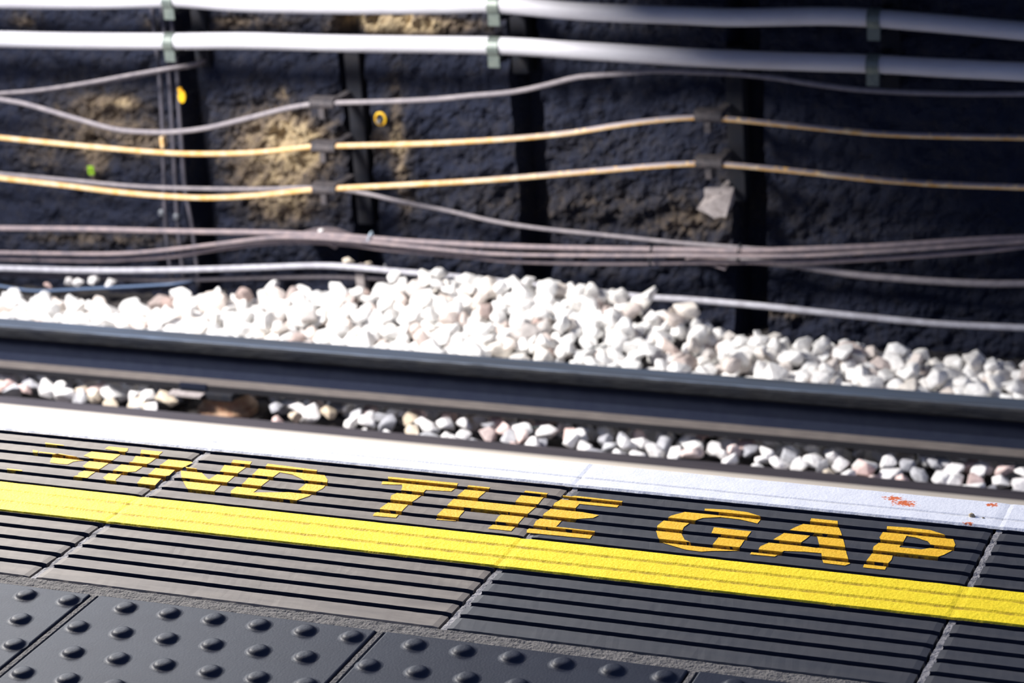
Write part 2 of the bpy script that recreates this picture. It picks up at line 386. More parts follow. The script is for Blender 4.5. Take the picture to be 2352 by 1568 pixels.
while yy > GW/2+.0025: ys.append(yy); yy -= .0022
strip_paint('white_line', YE+.0014, GW/2+.0008, ys, zw, M['white'], 'thick white painted line on the platform edge above the track', .0013, wrap=True)
# ------------------------------------------------------------------ MIND THE GAP
T1 = lambda p: (p[0]/2.904, 1028+p[1]/2.904)
T2 = lambda p: (780+p[0]/2.904, 1028+p[1]/2.904)
T3 = lambda p: (1552+p[0]/2.904, 1028+p[1]/2.904)
T4 = lambda p: (p[0]/4.704, 980+p[1]/4.704)
LET = [
 ('worn yellow letter M with its left stem rubbed away', T4, [
   [[(1175,215),(1385,235),(1378,262),(1345,277),(1300,270),(1135,240)]],
   [[(1020,252),(1325,283),(1230,355),(1205,372),(1100,445),(1065,462),(965,535),(935,562),(775,545),(845,522),(850,502),(905,478),(935,450),(895,428),(945,388),(985,355),(962,330),(905,315)]],
   [[(555,300),(650,292),(830,326),(960,343),(940,368),(850,368),(790,378),(730,408),(640,402),(540,388),(552,350),(575,325)]],
   [[(488,172),(690,200),(688,216),(492,190)]], [[(355,252),(410,262),(405,288),(355,278)]], [[(420,270),(560,285),(740,315),(740,322),(560,296),(420,280)]], [[(75,452),(240,470),(235,488),(80,472)]]]),
 ('yellow letter I painted on the left slab', T4, [
   [[(1530,250),(1757,272),(1710,312),(1705,325),(1620,390),(1570,412),(1465,485),(1335,495),(1245,578),(1280,612),(1165,598),(1115,552),(1190,490),(1250,457),(1330,395),(1430,378),(1455,340),(1475,300),(1520,290)]]]),
 ('yellow letter N crossing the pale mortar joint', T1, [
   [[(1130,73),(1250,84),(1285,100),(1270,110),(1225,132),(1168,150),(1130,185),(1088,195),(1020,268),(945,252),(915,238),(945,200),(1000,172),(1045,130),(1085,108)]],
   [[(1235,128),(1310,140),(1318,152),(1255,148)]],
   [[(1205,150),(1345,166),(1388,212),(1400,210),(1445,180),(1472,155),(1500,112),(1545,100),(1555,82),(1680,94),(1665,118),(1640,132),(1590,168),(1565,190),(1510,238),(1480,242),(1430,292),(1435,305),(1265,288),(1240,262),(1222,225),(1235,215),(1210,200)]]]),
 ('yellow letter D closing the first word', T1, [
   [[(1785,108),(2115,150),(2110,168),(2165,185),(2185,215),(2182,240),(2155,272),(2100,300),(2060,325),(1985,350),(1945,366),(1540,312),(1540,290),(1580,260),(1620,240),(1665,195),(1695,172),(1730,135),(1770,128)],
    [(1865,165),(1950,180),(2050,228),(2030,250),(1985,285),(1960,298),(1690,300),(1745,255),(1800,212)]]]),
 ('yellow letter T starting the second word', T2, [
   [[(325,195),(790,238),(775,270),(745,292),(575,283),(545,318),(510,345),(460,378),(400,440),(375,468),(222,455),(235,435),(265,430),(270,405),(335,360),(345,320),(410,290),(420,260),(415,248),(278,245),(285,226),(320,228)]]]),
 ('yellow letter H between T and E', T2, [
   [[(860,252),(1005,267),(970,298),(905,355),(1175,384),(1165,372),(1200,330),(1240,288),(1390,305),(1350,345),(1305,400),(1235,458),(1180,520),(1145,557),(988,540),(1025,512),(1060,460),(1090,440),(840,412),(775,490),(645,482),(645,455),(715,390),(755,348),(800,310),(830,285)]]]),
 ('yellow letter E broken by the mortar joint', T2, [
   [[(1490,320),(1545,327),(1570,322),(1890,358),(1850,400),(1600,376),(1560,420),(1730,452),(1690,470),(1560,478),(1480,490),(1445,528),(1705,558),(1670,608),(1400,582),(1248,568),(1250,550),(1292,522),(1310,490),(1350,466),(1365,440),(1418,402),(1435,370),(1480,345)]]]),
 ('yellow letter G with dirt caught in its grooves', T3, [
   [[(195,408),(350,415),(480,432),(580,463),(545,507),(430,480),(300,465),(180,470),(105,495),(55,530),(35,570),(60,615),(130,645),(245,650),(285,600),(235,578),(255,532),(505,560),(465,610),(410,690),(240,690),(170,695),(60,680),(0,662),(-82,637),(-117,602),(-132,555),(-122,520),(-82,490),(-32,455),(60,430),(190,428)]]]),
 ('yellow letter A in the middle of the last word', T3, [
   [[(905,472),(1080,490),(1082,520),(1100,560),(1125,640),(1140,710),(1162,775),(1130,787),(985,770),(975,740),(972,705),(860,695),(722,690),(700,705),(660,728),(497,712),(505,698),(545,695),(565,660),(625,633),(665,605),(720,572),(790,535),(850,510),(895,492)],
    [(905,580),(942,590),(962,668),(940,670),(790,650),(835,635),(875,605)]]]),
 ('yellow letter P ending the warning', T3, [
   [[(1410,525),(1560,535),(1700,552),(1790,580),(1850,605),(1865,650),(1840,690),(1790,715),(1720,740),(1640,735),(1450,712),(1440,750),(1415,775),(1395,815),(1250,800),(1255,780),(1280,745),(1310,705),(1320,660),(1370,625),(1360,600),(1380,565),(1405,560)],
    [(1540,590),(1600,600),(1680,625),(1705,655),(1700,670),(1640,680),(1490,665),(1520,625)]]]),
]
def clip(poly, y0, y1):
    for s, lim in ((1, y0), (-1, y1)):
        out = []
        for i in range(len(poly)):
            a, b = poly[i-1], poly[i]; da = s*(a[1]-lim); db = s*(b[1]-lim)
            if (da >= 0) != (db >= 0):
                t = da/(da-db); out.append((a[0]+(b[0]-a[0])*t, lim))
            if db >= 0: out.append(b)
        poly = out
        if len(poly) < 3: return []
    return poly
bands = sorted(set([-.3, .05]+[v for k in range(0, 6) for v in (-k*GP+GW/2, -k*GP+GW/2-.0012, -k*GP-GW/2+.0012, -k*GP-GW/2)]))
def zpaint(y, side):
    e = 1e-6*side; z = gprof(y+e)
    return z
lett = thing('painted_lettering', (.5, -.09, 0), 'yellow-orange painted words MIND THE GAP on the ribbed platform edge', 'lettering')
for label, T, polys in LET:
    for pi, loops in enumerate(polys):
        vs = []; fs = []
        L3 = []
        for lp in loops:
            pp = [atz(*T(p)) for p in lp]; o3 = []
            for i in range(len(pp)):       # paint edges are a little uneven
                a, b = pp[i-1], pp[i]; n = max(1, int((b-a).length/.006))
                for k in range(n):
                    c = a.lerp(b, k/n); j = .0005
                    o3.append(Vector((c.x+j*noise.noise(c*320), c.y+j*noise.noise(c*320+Vector((9, 9, 9))), 0)))
            L3.append(o3)
        flat = [p for l in L3 for p in l]
        for tri in tessellate_polygon(L3):
            t = [(flat[i].x, flat[i].y) for i in tri]
            for b0, b1 in zip(bands[:-1], bands[1:]):
                q = clip(t, b0, b1)
                if not q: continue
                area = sum(q[i-1][0]*q[i][1]-q[i][0]*q[i-1][1] for i in range(len(q)))
                if abs(area) < 1e-9: continue
                if area < 0: q = q[::-1]
                mid = (b0+b1)/2
                def zz(y):     # inside its band the slab is a plane: sample just inside the band
                    yy = min(max(y, b0+1e-6), b1-1e-6); return gprof(yy)
                n0 = len(vs)
                sl = .0006
                for (x, y) in q: vs.append((x, y, zz(y)*.97+sl))
                fs.append(tuple(range(n0, n0+len(q))))
        main = max(range(len(polys)), key=lambda q: len(polys[q][0]))
        o = mesh('painted_letter' if pi == main else 'letter_fragment', vs, fs, M['letter'], lett)
        if pi == main: o['label'] = label
# ------------------------------------------------------------------ tactile slabs
Q = .0657267; BX, BY = .160723, -.509373
def blister_geo(cx, cy_):
    rings = [(.0185, .0001), (.0160, .0003), (.0140, .0010), (.0128, .0024), (.0112, .0042), (.0092, .0052), (.0066, .0057), (.0030, .0059)]
    vs = []; fs = []; S = 28
    for r, z in rings:
        for k in range(S):
            a = 2*math.pi*k/S; vs.append((cx+r*math.cos(a), cy_+r*math.sin(a), z))
    for i in range(len(rings)-1):
        for k in range(S):
            k2 = (k+1) % S; fs.append((i*S+k, i*S+k2, (i+1)*S+k2, (i+1)*S+k))
    fs.append(tuple((len(rings)-1)*S+k for k in range(S)))
    return vs, fs
TJ = [-.3215, .0985, .518, .933, 1.349, 1.765]
tl = ['left of the first tactile joint, with only a few blisters in view', 'below the joint between D and T, whole top row of blisters in view', 'below the middle of the yellow line, between two joints', 'in the lower right corner below the letter P', 'beyond the lower right corner of the ribbed slabs']
for i in range(4):
    for row in range(2):
        x0, x1 = TJ[i]+.0065, TJ[i+1]-.0065; y1 = -.482-row*.415; y0 = y1-.402
        if row and i > 2: pass
        org = ((x0+x1)/2, (y0+y1)/2, -.05)
        bm = bmesh.new(); v, f = box(x0, x1, y0, y1, -.05, 0); vv = [bm.verts.new(p) for p in v]; [bm.faces.new([vv[k] for k in q]) for q in f]
        bmesh.ops.bevel(bm, geom=bm.edges[:], offset=.003, segments=3, affect='EDGES', profile=.5); bm.verts.index_update()
        base = ([tuple(a.co) for a in bm.verts], [tuple(a.index for a in q.verts) for q in bm.faces]); bm.free()
        parts = [base]
        for r in range(6):
            for c in range(6):
                bx = BX+(i-1)*.4155+c*Q-(.5*Q if r % 2 else 0); by = BY-r*Q-row*.415
                if x0+.012 < bx < x1-.012 and by > y0+.01: parts.append(blister_geo(bx, by))
        v, f = join(*parts)
        o = mesh('tactile_slab', v, f, M['tactile'], None, smooth=True, origin=org)
        me = o.data
        me.polygons.foreach_set('use_smooth', [len(p.vertices) == 4 and p.area < 2e-4 for p in me.polygons])
        if row == 0: tag(o, 'blue-grey blister paving slab '+tl[i], 'paving slab', 'blister paving slabs behind the ribbed slabs')
        else: tag(o, 'blue-grey blister paving slab in the second row, behind the one '+['at the far left', 'below the letters D and T', 'below the middle of the line', 'in the lower right corner'][i], 'paving slab', 'blister paving slabs of the second row')
# floor: bed of the platform between and behind the slabs
vs = []; fs = []
nx, ny = 420, 24
for a in range(nx+1):
    for b in range(ny+1):
        x = -1.15+2.9*a/nx; y = YN+.0015-(.030)*b/ny
        t = b/ny; z = -.0012+.0016*noise.noise(Vector((x*60, y*120, 1)))+.0010*noise.noise(Vector((x*200, y*260, 1)))
        if t < .06: z -= .003
        if t > .97: z -= .004
        vs.append((x, y, z))
for a in range(nx):
    for b in range(ny): fs.append((a*(ny+1)+b, a*(ny+1)+b+1, (a+1)*(ny+1)+b+1, (a+1)*(ny+1)+b))
o = mesh('mortar_strip', vs, fs, M['mortar'], None, origin=(.3, -.47, 0)); tag(o, 'rough brown mortar strip between the ribbed slabs and the blister slabs', 'mortar strip')
for i in range(1, 5):
    v, f = [], []; n = 160; x = TJ[i]
    for a in range(n+1):
        y = -.484-.81*a/n; q = noise.noise(Vector((x*9, y*50, 2)))
        for dx, dz in ((-.0075, -.006), (-.0045, -.006), (-.0035+.001*q, -.001), (.0030+.001*q, -.0014), (.0040, -.005), (.0075, -.005)):
            v.append((x+dx, y, dz+.0006*q))
    for a in range(n):
        for j in range(5): f.append((a*6+j, a*6+j+1, (a+1)*6+j+1, (a+1)*6+j))
    mi = [1 if j in (0, 4) else 0 for a in range(n) for j in range(5)]
    o = mesh('mortar_joint', v, f, [M['mortar'], M['crack']], None, mi=mi, origin=(x, -.8, -.005))
    tag(o, 'brown mortar joint between blister slabs, '+['nearest the lower left corner', 'in the lower middle below the letter T', 'at the lower right below the letter A', 'outermost on the right'][i-1], 'mortar joint', 'mortar joints between the blister slabs')
v, f = join(box(-3.2, 3.2, -5, .02, -1.3, -.0755), box(-3.2, 3.2, -5, -1.31, -.0755, -.002), box(-3.2, -1.19, -1.31, .09, -.0755, 0), box(1.82, 3.2, -1.31, .09, -.0755, 0), box(-1.19, -.31, -1.31, -.49, -.0755, -.001), box(1.36, 1.82, -1.31, -.49, -.0755, -.001),
            box(-.31, 1.36, -1.31, -.459, -.0755, -.052))
o = mesh('floor', v, f, M['asphalt']); tag(o, kind='structure')
v, f = join(box(-1.15, 3.2, 2.15, 4.0, .44, .70), box(-1.15, -1.0, 2.15, 4.0, .34, .44))
o = mesh('shading_slab', v, f, M['asphalt']); tag(o, kind='structure')      # unseen slab added over the far track to shade the wall at upper right
# two pebbles on the white line
def rock(seed, sx=1, sy_=1, sz=1):
    rnd = random.Random(seed); bm = bmesh.new()
    for _ in range(15):
        v = Vector((rnd.gauss(0, 1), rnd.gauss(0, 1), rnd.gauss(0, 1))).normalized()*rnd.uniform(.82, 1.05)
        bm.verts.new((v.x*sx, v.y*sy_, v.z*sz))
    r = bmesh.ops.convex_hull(bm, input=bm.verts[:])
    for v in [v for v in bm.verts if not v.link_faces]: bm.verts.remove(v)
    bmesh.ops.dissolve_limit(bm, angle_limit=math.radians(14), verts=bm.verts[:], edges=bm.edges[:])
    bmesh.ops.bevel(bm, geom=bm.edges[:], offset=.11, segments=2, affect='EDGES', profile=.6, clamp_overlap=True)
    bmesh.ops.triangulate(bm, faces=[q for q in bm.faces if len(q.verts) > 4])
    for v in bm.verts: v.co += v.co.normalized()*.05*noise.noise(v.co*2.1+Vector((seed, 0, 0)))
    bmesh.ops.recalc_face_normals(bm, faces=bm.faces[:])
    me = bpy.data.meshes.new('rock'); bm.to_mesh(me); bm.free()
    me.polygons.foreach_set('use_smooth', [True]*len(me.polygons)); return me
rocks = []
for s in range(16):
    rnd = random.Random(s+50); rocks.append(rock(s+1, rnd.uniform(.95, 1.3), rnd.uniform(.8, 1.0), rnd.uniform(.58, .85)))
def put_rock(name, me, loc, size, m, rnd, rot=None):
    o = bpy.data.objects.new(name, me); C.objects.link(o); o.location = loc; o.scale = (size,)*3
    o.rotation_euler = rot or (rnd.uniform(-.8, .8), rnd.uniform(-.8, .8), rnd.uniform(0, 6.3))
    return o
def own(me, m):
    k = me.name+m.name
    if k not in cache:
        c = me.copy(); c.materials.clear(); c.materials.append(m); cache[k] = c
    return cache[k]
cache = {}
rp = random.Random(3)
M['pebble'] = mat('pebble', (.30, .24, .15), .8)
o = put_rock('pebble', own(rocks[2], M['pebble']), atz(2232, 1189)+Vector((0, 0, .0035)), .0055, None, rp); tag(o, 'brown pebble lying on the white line, the larger of two', 'pebble')
o = put_rock('pebble', own(rocks[5], M['pebble']), atz(2259, 1193)+Vector((0, 0, .002)), .0028, None, rp); tag(o, 'tiny dark pebble on the white line, right of a larger one', 'pebble')
# ------------------------------------------------------------------ trackbed and rails
def hmound(x, y):
    """height of the heaped ballast"""
    cx = [-3.2, -2.69, -2.2, -1.84, -1.43, -1.08, -.93, -.74, -.55, -.40, -.26, .06, .31, .61, 1.2]
    cz = [-1.03, -1.045, -1.035, -.990, -.945, -.878, -.866, -.872, -.890, -.925, -.99, -.99, -1.005, -1.01, -1.01]
    zc = float(np.interp(x, cx, cz))
    if y < 3.30:
        t = max(0, (y-2.72)/.58); t = t*t*(3-2*t)*.55+t*.45; return -1.075+(zc+1.075)*t
    return zc-(y-3.30)*1.3
nx, ny = 230, 90; vs = []; fs = []
for a in range(nx+1):
    for b in range(ny+1):
        x = -3.4+4.9*a/nx; y = .0+3.75*b/ny
        z = (-1.155 if y < 2.38 or abs(x+1.5) < .18 else -1.112) if y < 2.72 else min(hmound(x, y)-.045, -.93)
        if y > 3.36: z = max(z, -1.17) if y < 3.5 else -1.12
        z += .012*noise.noise(Vector((x*25, y*25, 0)))
        vs.append((x, y, z))
for a in range(nx):
    for b in range(ny): fs.append((a*(ny+1)+b, (a+1)*(ny+1)+b, (a+1)*(ny+1)+b+1, a*(ny+1)+b+1))
o = mesh('track_bed', vs, fs, M['bed']); tag(o, kind='structure')
XL, XR = -3.2, 1.35
rail = thing('running_rail', (-.6, 2.296, -1.13), 'dull running rail with a bright polished edge, just beyond the platform', 'rail')
zt = -.966; ya, yb = 2.247, 2.340
head = [(ya+.014, zt-.0015), (ya+.03, zt), (yb-.012, zt-.001), (yb-.003, zt-.005), (yb, zt-.014), (yb-.006, zt-.04), (ya+.006, zt-.04), (ya+.001, zt-.022)]
v, f = extrude_x(head, XL, XR, 40); mesh('rail_head', v, f, M['run_rail'], rail)
v, f = extrude_x([(ya+.0005, zt-.018), (ya+.002, zt-.008), (ya+.007, zt-.0028), (ya+.014, zt-.0007), (ya+.023, zt+.0007), (ya+.023, zt-.002), (ya+.008, zt-.01)], XL, XR, 40); o = mesh('polished_edge', v, f, M['polished'], rail, smooth=False); o['label'] = 'bright polished running edge'
v, f = extrude_x([(2.284, zt-.04), (2.303, zt-.04), (2.301, zt-.108), (2.286, zt-.108)], XL, XR, 1); mesh('rail_web', v, f, M['run_rail'], rail)
v, f = extrude_x([(2.286, zt-.104), (2.301, zt-.104), (2.365, zt-.119), (2.365, zt-.1315), (2.222, zt-.1315), (2.222, zt-.119)], XL, XR, 1); mesh('rail_foot', v, f, M['run_rail'], rail)
# conductor rail, raised on insulators
YC = 2.66
cond = thing('conductor_rail', (-.6, YC, -1.13), 'heavy dark conductor rail raised above the ballast in front of the white stones', 'rail')
zt = -.8790
def wavy(v, amp):   # rolled surface with slight dents
    return [(a[0], a[1]+amp*noise.noise(Vector((a[0]*22, a[1]*40, a[2]*60))), a[2]+amp*noise.noise(Vector((a[0]*22+9, a[1]*40, a[2]*60)))) for a in v]
hd = [(YC-.037, zt-.008), (YC-.036, zt-.020), (YC-.033, zt-.034), (YC-.018, zt-.044), (YC+.018, zt-.044), (YC+.033, zt-.034), (YC+.037, zt-.008), (YC+.030, zt-.002), (YC-.030, zt-.003)]
v, f = extrude_x(hd, XL, XR, 200); mesh('rail_head', wavy(v, .0012), f, M['cond_head'], cond)
v, f = extrude_x([(YC-.0300, zt-.0040), (YC-.0285, zt-.0018), (YC-.024, zt-.0008), (YC+.028, zt), (YC+.034, zt-.003), (YC+.0372, zt-.0075), (YC+.02, zt-.009), (YC-.02, zt-.010)], XL, XR, 60); o = mesh('contact_surface', v, f, M['cond_top'], cond); o['label'] = 'smooth bluish top where the shoe runs'
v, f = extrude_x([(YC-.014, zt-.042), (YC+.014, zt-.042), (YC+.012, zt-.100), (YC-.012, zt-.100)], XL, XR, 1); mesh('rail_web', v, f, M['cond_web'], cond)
zf = -1.008
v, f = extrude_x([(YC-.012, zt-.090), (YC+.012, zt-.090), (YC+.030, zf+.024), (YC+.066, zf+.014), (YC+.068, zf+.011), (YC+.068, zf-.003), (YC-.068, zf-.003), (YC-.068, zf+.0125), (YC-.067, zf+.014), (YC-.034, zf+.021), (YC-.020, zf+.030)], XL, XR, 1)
mesh('rail_foot', v, f, [M['cond_foot'], M['foot_edge'], M['cond_web']], cond, mi=[2, 2, 0, 1, 1, 1, 1, 1, 0, 2, 2, 1, 1])  # inner foot takes the dark web colour: the rail head's shadow painted on
# joint in the foot above the insulator
ix = -1.515
o = bevbox('joint_plate', ix-.085, ix+.0, YC-.0725, YC-.064, zf-.001, zf+.0165, M['cond_web'], cond, .0015); o['label'] = 'dark plate clamped to the rail foot'
# sleepers, one under the insulator is in sight
for sx, lb in ((ix, 'dark timber sleeper under the insulator, left part of the track'), ):
    o = bevbox('sleeper', sx-.13, sx+.13, .9, 2.76, -1.27, -1.098, M['sleeper'], None, .008, origin=(sx, 2, -1.27)); tag(o, lb, 'sleeper')
ins = thing('insulator', (ix, YC, -1.1), 'brown ceramic insulator carrying the conductor rail on the dark sleeper', 'insulator')
def lathe(prof, cx, cyy, seg=28):
    vs = []; fs = []
    for r, z in prof:
        for k in range(seg): a = 2*math.pi*k/seg; vs.append((cx+r*math.cos(a), cyy+r*math.sin(a), z))
    for i in range(len(prof)-1):
        for k in range(seg): k2 = (k+1) % seg; fs.append((i*seg+k, i*seg+k2, (i+1)*seg+k2, (i+1)*seg+k))
    fs.append(tuple(range(seg))[::-1]); fs.append(tuple((len(prof)-1)*seg+k for k in range(seg))); return vs, fs
v, f = lathe([(.085, -1.098), (.085, -1.080), (.070, -1.072), (.066, -1.050), (.074, -1.044), (.074, -1.036), (.055, -1.030)], ix+.02, YC); mesh('ceramic_body', v, f, M['ceramic'], ins, smooth=False)
bevbox('metal_cap', ix-.085, ix+.085, YC-.085, YC+.085, -1.032, -1.0115, M['steel'], ins, .003)
v, f = box(ix-.105, ix+.0, YC-.112, YC-.076, -1.0165, -1.0115); o = mesh('clip_plate', v, f, M['plate'], ins); o['label'] = 'thin pale clip plate'
# ------------------------------------------------------------------ ballast
rb = random.Random(11); cnt = 0
tones = [('stone_white', 'white'), ('stone_pink', 'pinkish'), ('stone_grey', 'grey'), ('stone_tan', 'tan')]
nxs = 57
for a in range(nxs):
    for b in range(5):
        x = -2.30+3.25*(a+.5*(b % 2)+rb.uniform(-.28, .28))/nxs; y = 2.440+.050*b+rb.uniform(-.014, .014)
        if abs(x-ix-.03) < .15: continue
        if (-2.12 < x < -1.66 and b < 2 and rb.random() < .75) or (-1.4 < x < -1.05 and b < 3 and rb.random() < .8): continue      # gaps down to the dark bed, standing in for shadow beside the sleeper
        s = rb.uniform(.025, .034)*(1.15 if rb.random() < .2 else 1)
        z = -1.060-s*.35+.013*b+rb.uniform(-.012, .012)
        if y > 2.545: z = min(z, zf-.005-s*1.05)
        u = rb.random(); ti = 0 if u < .48 else 1 if u < .68 else 2 if u < .90 else 3
        mk, word = tones[ti]
        o = put_rock('ballast_stone', own(rb.choice(rocks), M[mk]), (x, y, z), s, None, rb)
        side = 'left' if x < ix else 'right'
        tag(o, word+' ballast stone lying low beneath the conductor rail, '+side+' of the insulator', 'stone', word+' ballast stones beneath the conductor rail, '+side+' of the insulator'); cnt += 1
print('individual stones', cnt)
# the heap beyond the rail
geo = []
for me in rocks:
    n = len(me.vertices); co = np.empty(n*3); me.vertices.foreach_get('co', co)
    geo.append((co.reshape(-1, 3), [tuple(p.vertices) for p in me.polygons]))
VS = []; FS = []; n0 = 0; cnt = 0
def addrock(x, y, z, s, rnd):
    global n0, cnt
    co, pf = rnd.choice(geo)
    Rm = np.array((Matrix.Rotation(rnd.uniform(0, 6.28), 3, 'Z') @ Matrix.Rotation(rnd.uniform(-.9, .9), 3, 'X') @ Matrix.Rotation(rnd.uniform(-.9, .9), 3, 'Y')))
    VS.append(co@Rm.T*s+np.array((x, y, z))); FS.extend([tuple(i+n0 for i in q) for q in pf]); n0 += len(co); cnt += 1
rs = random.Random(21)
for layer in range(3):
    sp_ = (.050, .052, .095)[layer]
    ncol = int(4.1/sp_); nrow = int(.74/sp_)
    for a in range(ncol):
        for b in range(nrow):
            x = -3.0+sp_*(a+.5*(b % 2))+rs.uniform(-.4, .4)*sp_; y = 2.755+sp_*b+rs.uniform(-.4, .4)*sp_
            if x > 1.2 or (abs(x-ix) < .14 and y < 2.80): continue
            s = rs.uniform(.026, .042)*(1.25 if rs.random() < .12 else 1)
            z = hmound(x, y)+(-.030, -.008, .016)[layer]+rs.uniform(-.008, .010)
            if y > 3.30 and layer == 2: continue
            if y < 2.80: z -= .03
            addrock(x, y, z-.004, s, rs)
me = bpy.data.meshes.new('ballast_heap'); me.from_pydata(np.concatenate(VS).tolist(), [], FS); me.materials.append(M['ballast'])
me.polygons.foreach_set('use_smooth', [True]*len(me.polygons)); me.update()
o = bpy.data.objects.new('ballast_heap', me); C.objects.link(o)
tag(o, 'bank of white crushed stone heaped between the conductor rail and the wall', 'ballast', kind='stuff'); print('heap', cnt)
# loose stones behind
for (px, py, Y, s, ky, lb) in [(184, 650, 3.45, .026, 0, 'white stone left of a row of four behind the thin blue cable'), (216, 641, 3.45, .028, 0, 'upright white stone, tallest of a row of four behind the thin blue cable'), (160, 647, 3.45, .024, 0, 'white stone leftmost in a row of four behind the thin blue cable'),
        (255, 650, 3.45, .025, 0, 'flat white stone right end of a row of four behind the thin blue cable'), (110, 655, 3.47, .014, 1, 'small pinkish stone behind the left end of the blue cable'),
        (802, 602, 3.50, .023, 3, 'tan stone standing behind the pale floor cable, left of a rounder one'), (846, 610, 3.50, .019, 3, 'rounder tan stone behind the pale floor cable'), (885, 611, 3.53, .010, 2, 'small grey stone resting behind the pale floor cable'),
        (738, 530, 3.50, .013, 0, 'small white stone resting on the thick upper cable bundle')]:
    o = put_rock('loose_stone', own(rp.choice(rocks), M[tones[ky][0]]), aty(px, py, Y), s, None, rp); tag(o, lb, 'stone')
# ------------------------------------------------------------------ the wall
WY = 3.60
rec = [-2.055, -1.481, -.912, -.235]
P3 = lambda px, py: aty(px, py, WY)
bare = [(250, 250, .22, .10, .55), (200, 300, .2, .12, .5), (640, 300, .20, .10, 1.1), (700, 340, .08, .07, 1.0), (620, 400, .20, .10, 1.0), (650, 480, .16, .07, .9), (60, 50, .06, .04, .8), (350, 55, .05, .03, .7), (520, 55, .10, .03, .8), (640, 55, .12, .04, .6),
        (810, 60, .08, .04, 1.4), (900, 55, .12, .04, 1.3), (990, 60, .10, .04, 1.1), (1100, 60, .08, .03, .7), (330, 330, .08, .06, .7), (90, 360, .10, .08, .5), (215, 380, .05, .10, .8), (880, 330, .10, .05, .8), (920, 350, .03, .25, .9),
        (1200, 470, .4, .10, .35), (1450, 480, .3, .12, .3), (1600, 510, .12, .07, .5), (1850, 500, .25, .08, .3), (1300, 330, .3, .05, .3), (350, 550, .25, .03, .6), (150, 550, .2, .03, .6), (1780, 720, .12, .02, .9), (1250, 600, .3, .05, .25), (1550, 45, .3, .06, .2), (650, 215, .03, .02, .9), (280, 235, .1, .02, .6), (1680, 380, .1, .1, .3)]
bare = [(P3(a, b).x, P3(a, b).z, sx, sz, w) for a, b, sx, sz, w in bare]
nx, nz = 520, 200; vs = []; fs = []; bv = []
X0, X1, Z0, Z1 = -3.5, 1.5, -1.25, .75
for a in range(nx+1):
    x = X0+(X1-X0)*a/nx
    for b in range(nz+1):
        z = Z0+(Z1-Z0)*b/nz
        v = Vector((x, 0, z)); w = 0
        for (bx, bz, sx, sz, k) in bare:
            e = ((x-bx)/sx)**2+((z-bz)/sz)**2
            if e < 9: w += k*math.exp(-e)
        w = min(w, 1.5)
        rough = .35+.65*min(1, w)
        d = .024*noise.fractal(v*7, 1, 2, 4)+.030*1.25*rough*noise.fractal(v*22+Vector((5, 0, 5)), 1, 2, 4)
        c = noise.voronoi(v*26)[0]; d += -.030*rough*max(0, .35-(c[1]-c[0]))
        for i, rx in enumerate(rec):
            wdt = .036+.006*noise.noise(Vector((z*14, i, 0)))
            e = (abs(x-rx)-wdt)/.012
            if e < 1: d = d*max(0, e)+(-.11)*(1-max(0, e))
        vs.append((x, WY-d, z)); bv.append(w)
for a in range(nx):
    for b in range(nz): fs.append((a*(nz+1)+b, (a+1)*(nz+1)+b, (a+1)*(nz+1)+b+1, a*(nz+1)+b+1))
n = len(vs); vs += [(X0, WY+.4, Z0), (X1, WY+.4, Z0), (X0, WY+.4, Z1), (X1, WY+.4, Z1)]; bv += [0]*4
fs += [(n, n+2, n+3, n+1)]
o = mesh('wall_back', vs, fs, M['wall']); tag(o, kind='structure')
at = o.data.attributes.new('bare', 'FLOAT', 'POINT'); at.data.foreach_set('value', bv)
# ------------------------------------------------------------------ brackets
def ring(cx, cyc, cz, r, half, axis_tilt=0, seg=28, th=.003, a0=0, a1=360):
    vs = []; fs = []; full = (a1-a0 >= 360); n = seg+(0 if full else 1)
    for k in range(n):
        a = math.radians(a0+(a1-a0)*k/seg); c, s = math.cos(a), math.sin(a)
        for dx, rr in ((-half, r), (half, r), (half, r+th), (-half, r+th)):
            vs.append((cx+dx, cyc-c*rr, cz+s*rr))
    m = n if full else n-1
    for k in range(m):
        k2 = (k+1) % n
        for j in range(4): fs.append((k*4+j, k*4+(j+1) % 4, k2*4+(j+1) % 4, k2*4+j))
    if not full: fs += [(0, 1, 2, 3), ((n-1)*4+3, (n-1)*4+2, (n-1)*4+1, (n-1)*4)]
    return vs, fs
TY = 3.42; TR = .0255
for (xc, lb, p1, p2) in ((-2.02, 'left', (392, 0), (394, 97)), (-.92, 'middle', (1138, 12), (1138, 108)), (.19, 'right', (2010, 43), (2008, 148))):
    c1 = aty(p1[0], p1[1], TY); c2 = aty(p2[0], p2[1], TY)
    br = thing('tube_bracket', (c2.x, WY, c2.z), 'dark wall bracket with two grey straps gripping the white tubes, '+{'left': 'leftmost', 'middle': 'middle of three', 'right': 'rightmost'}[lb], 'bracket', 'tube brackets on the wall')
    bevbox('post', c2.x-.02, c2.x+.03, WY-.015, WY+.055, c2.z-.12, c1.z+.25, M['steel'], br, .003)
    for c in (c1, c2):
        v, f = join(box(c.x-.015, c.x+.015, TY+.02, WY, c.z-.048, c.z-.040), box(c.x-.015, c.x+.015, TY+.028, WY, c.z-.012, c.z+.004))
        mesh('arm', v, f, M['steel'], br)
        v, f = ring(c.x, TY, c.z, TR+.0012, .0175, th=.0035)
        # tail of the strap running down below the tube
        t = box(c.x-.0175, c.x+.0175, TY-.020, TY-.016, c.z-.056, c.z-.014)
        v, f = join((v, f), t); mesh('strap', v, f, M['clamp'], br)
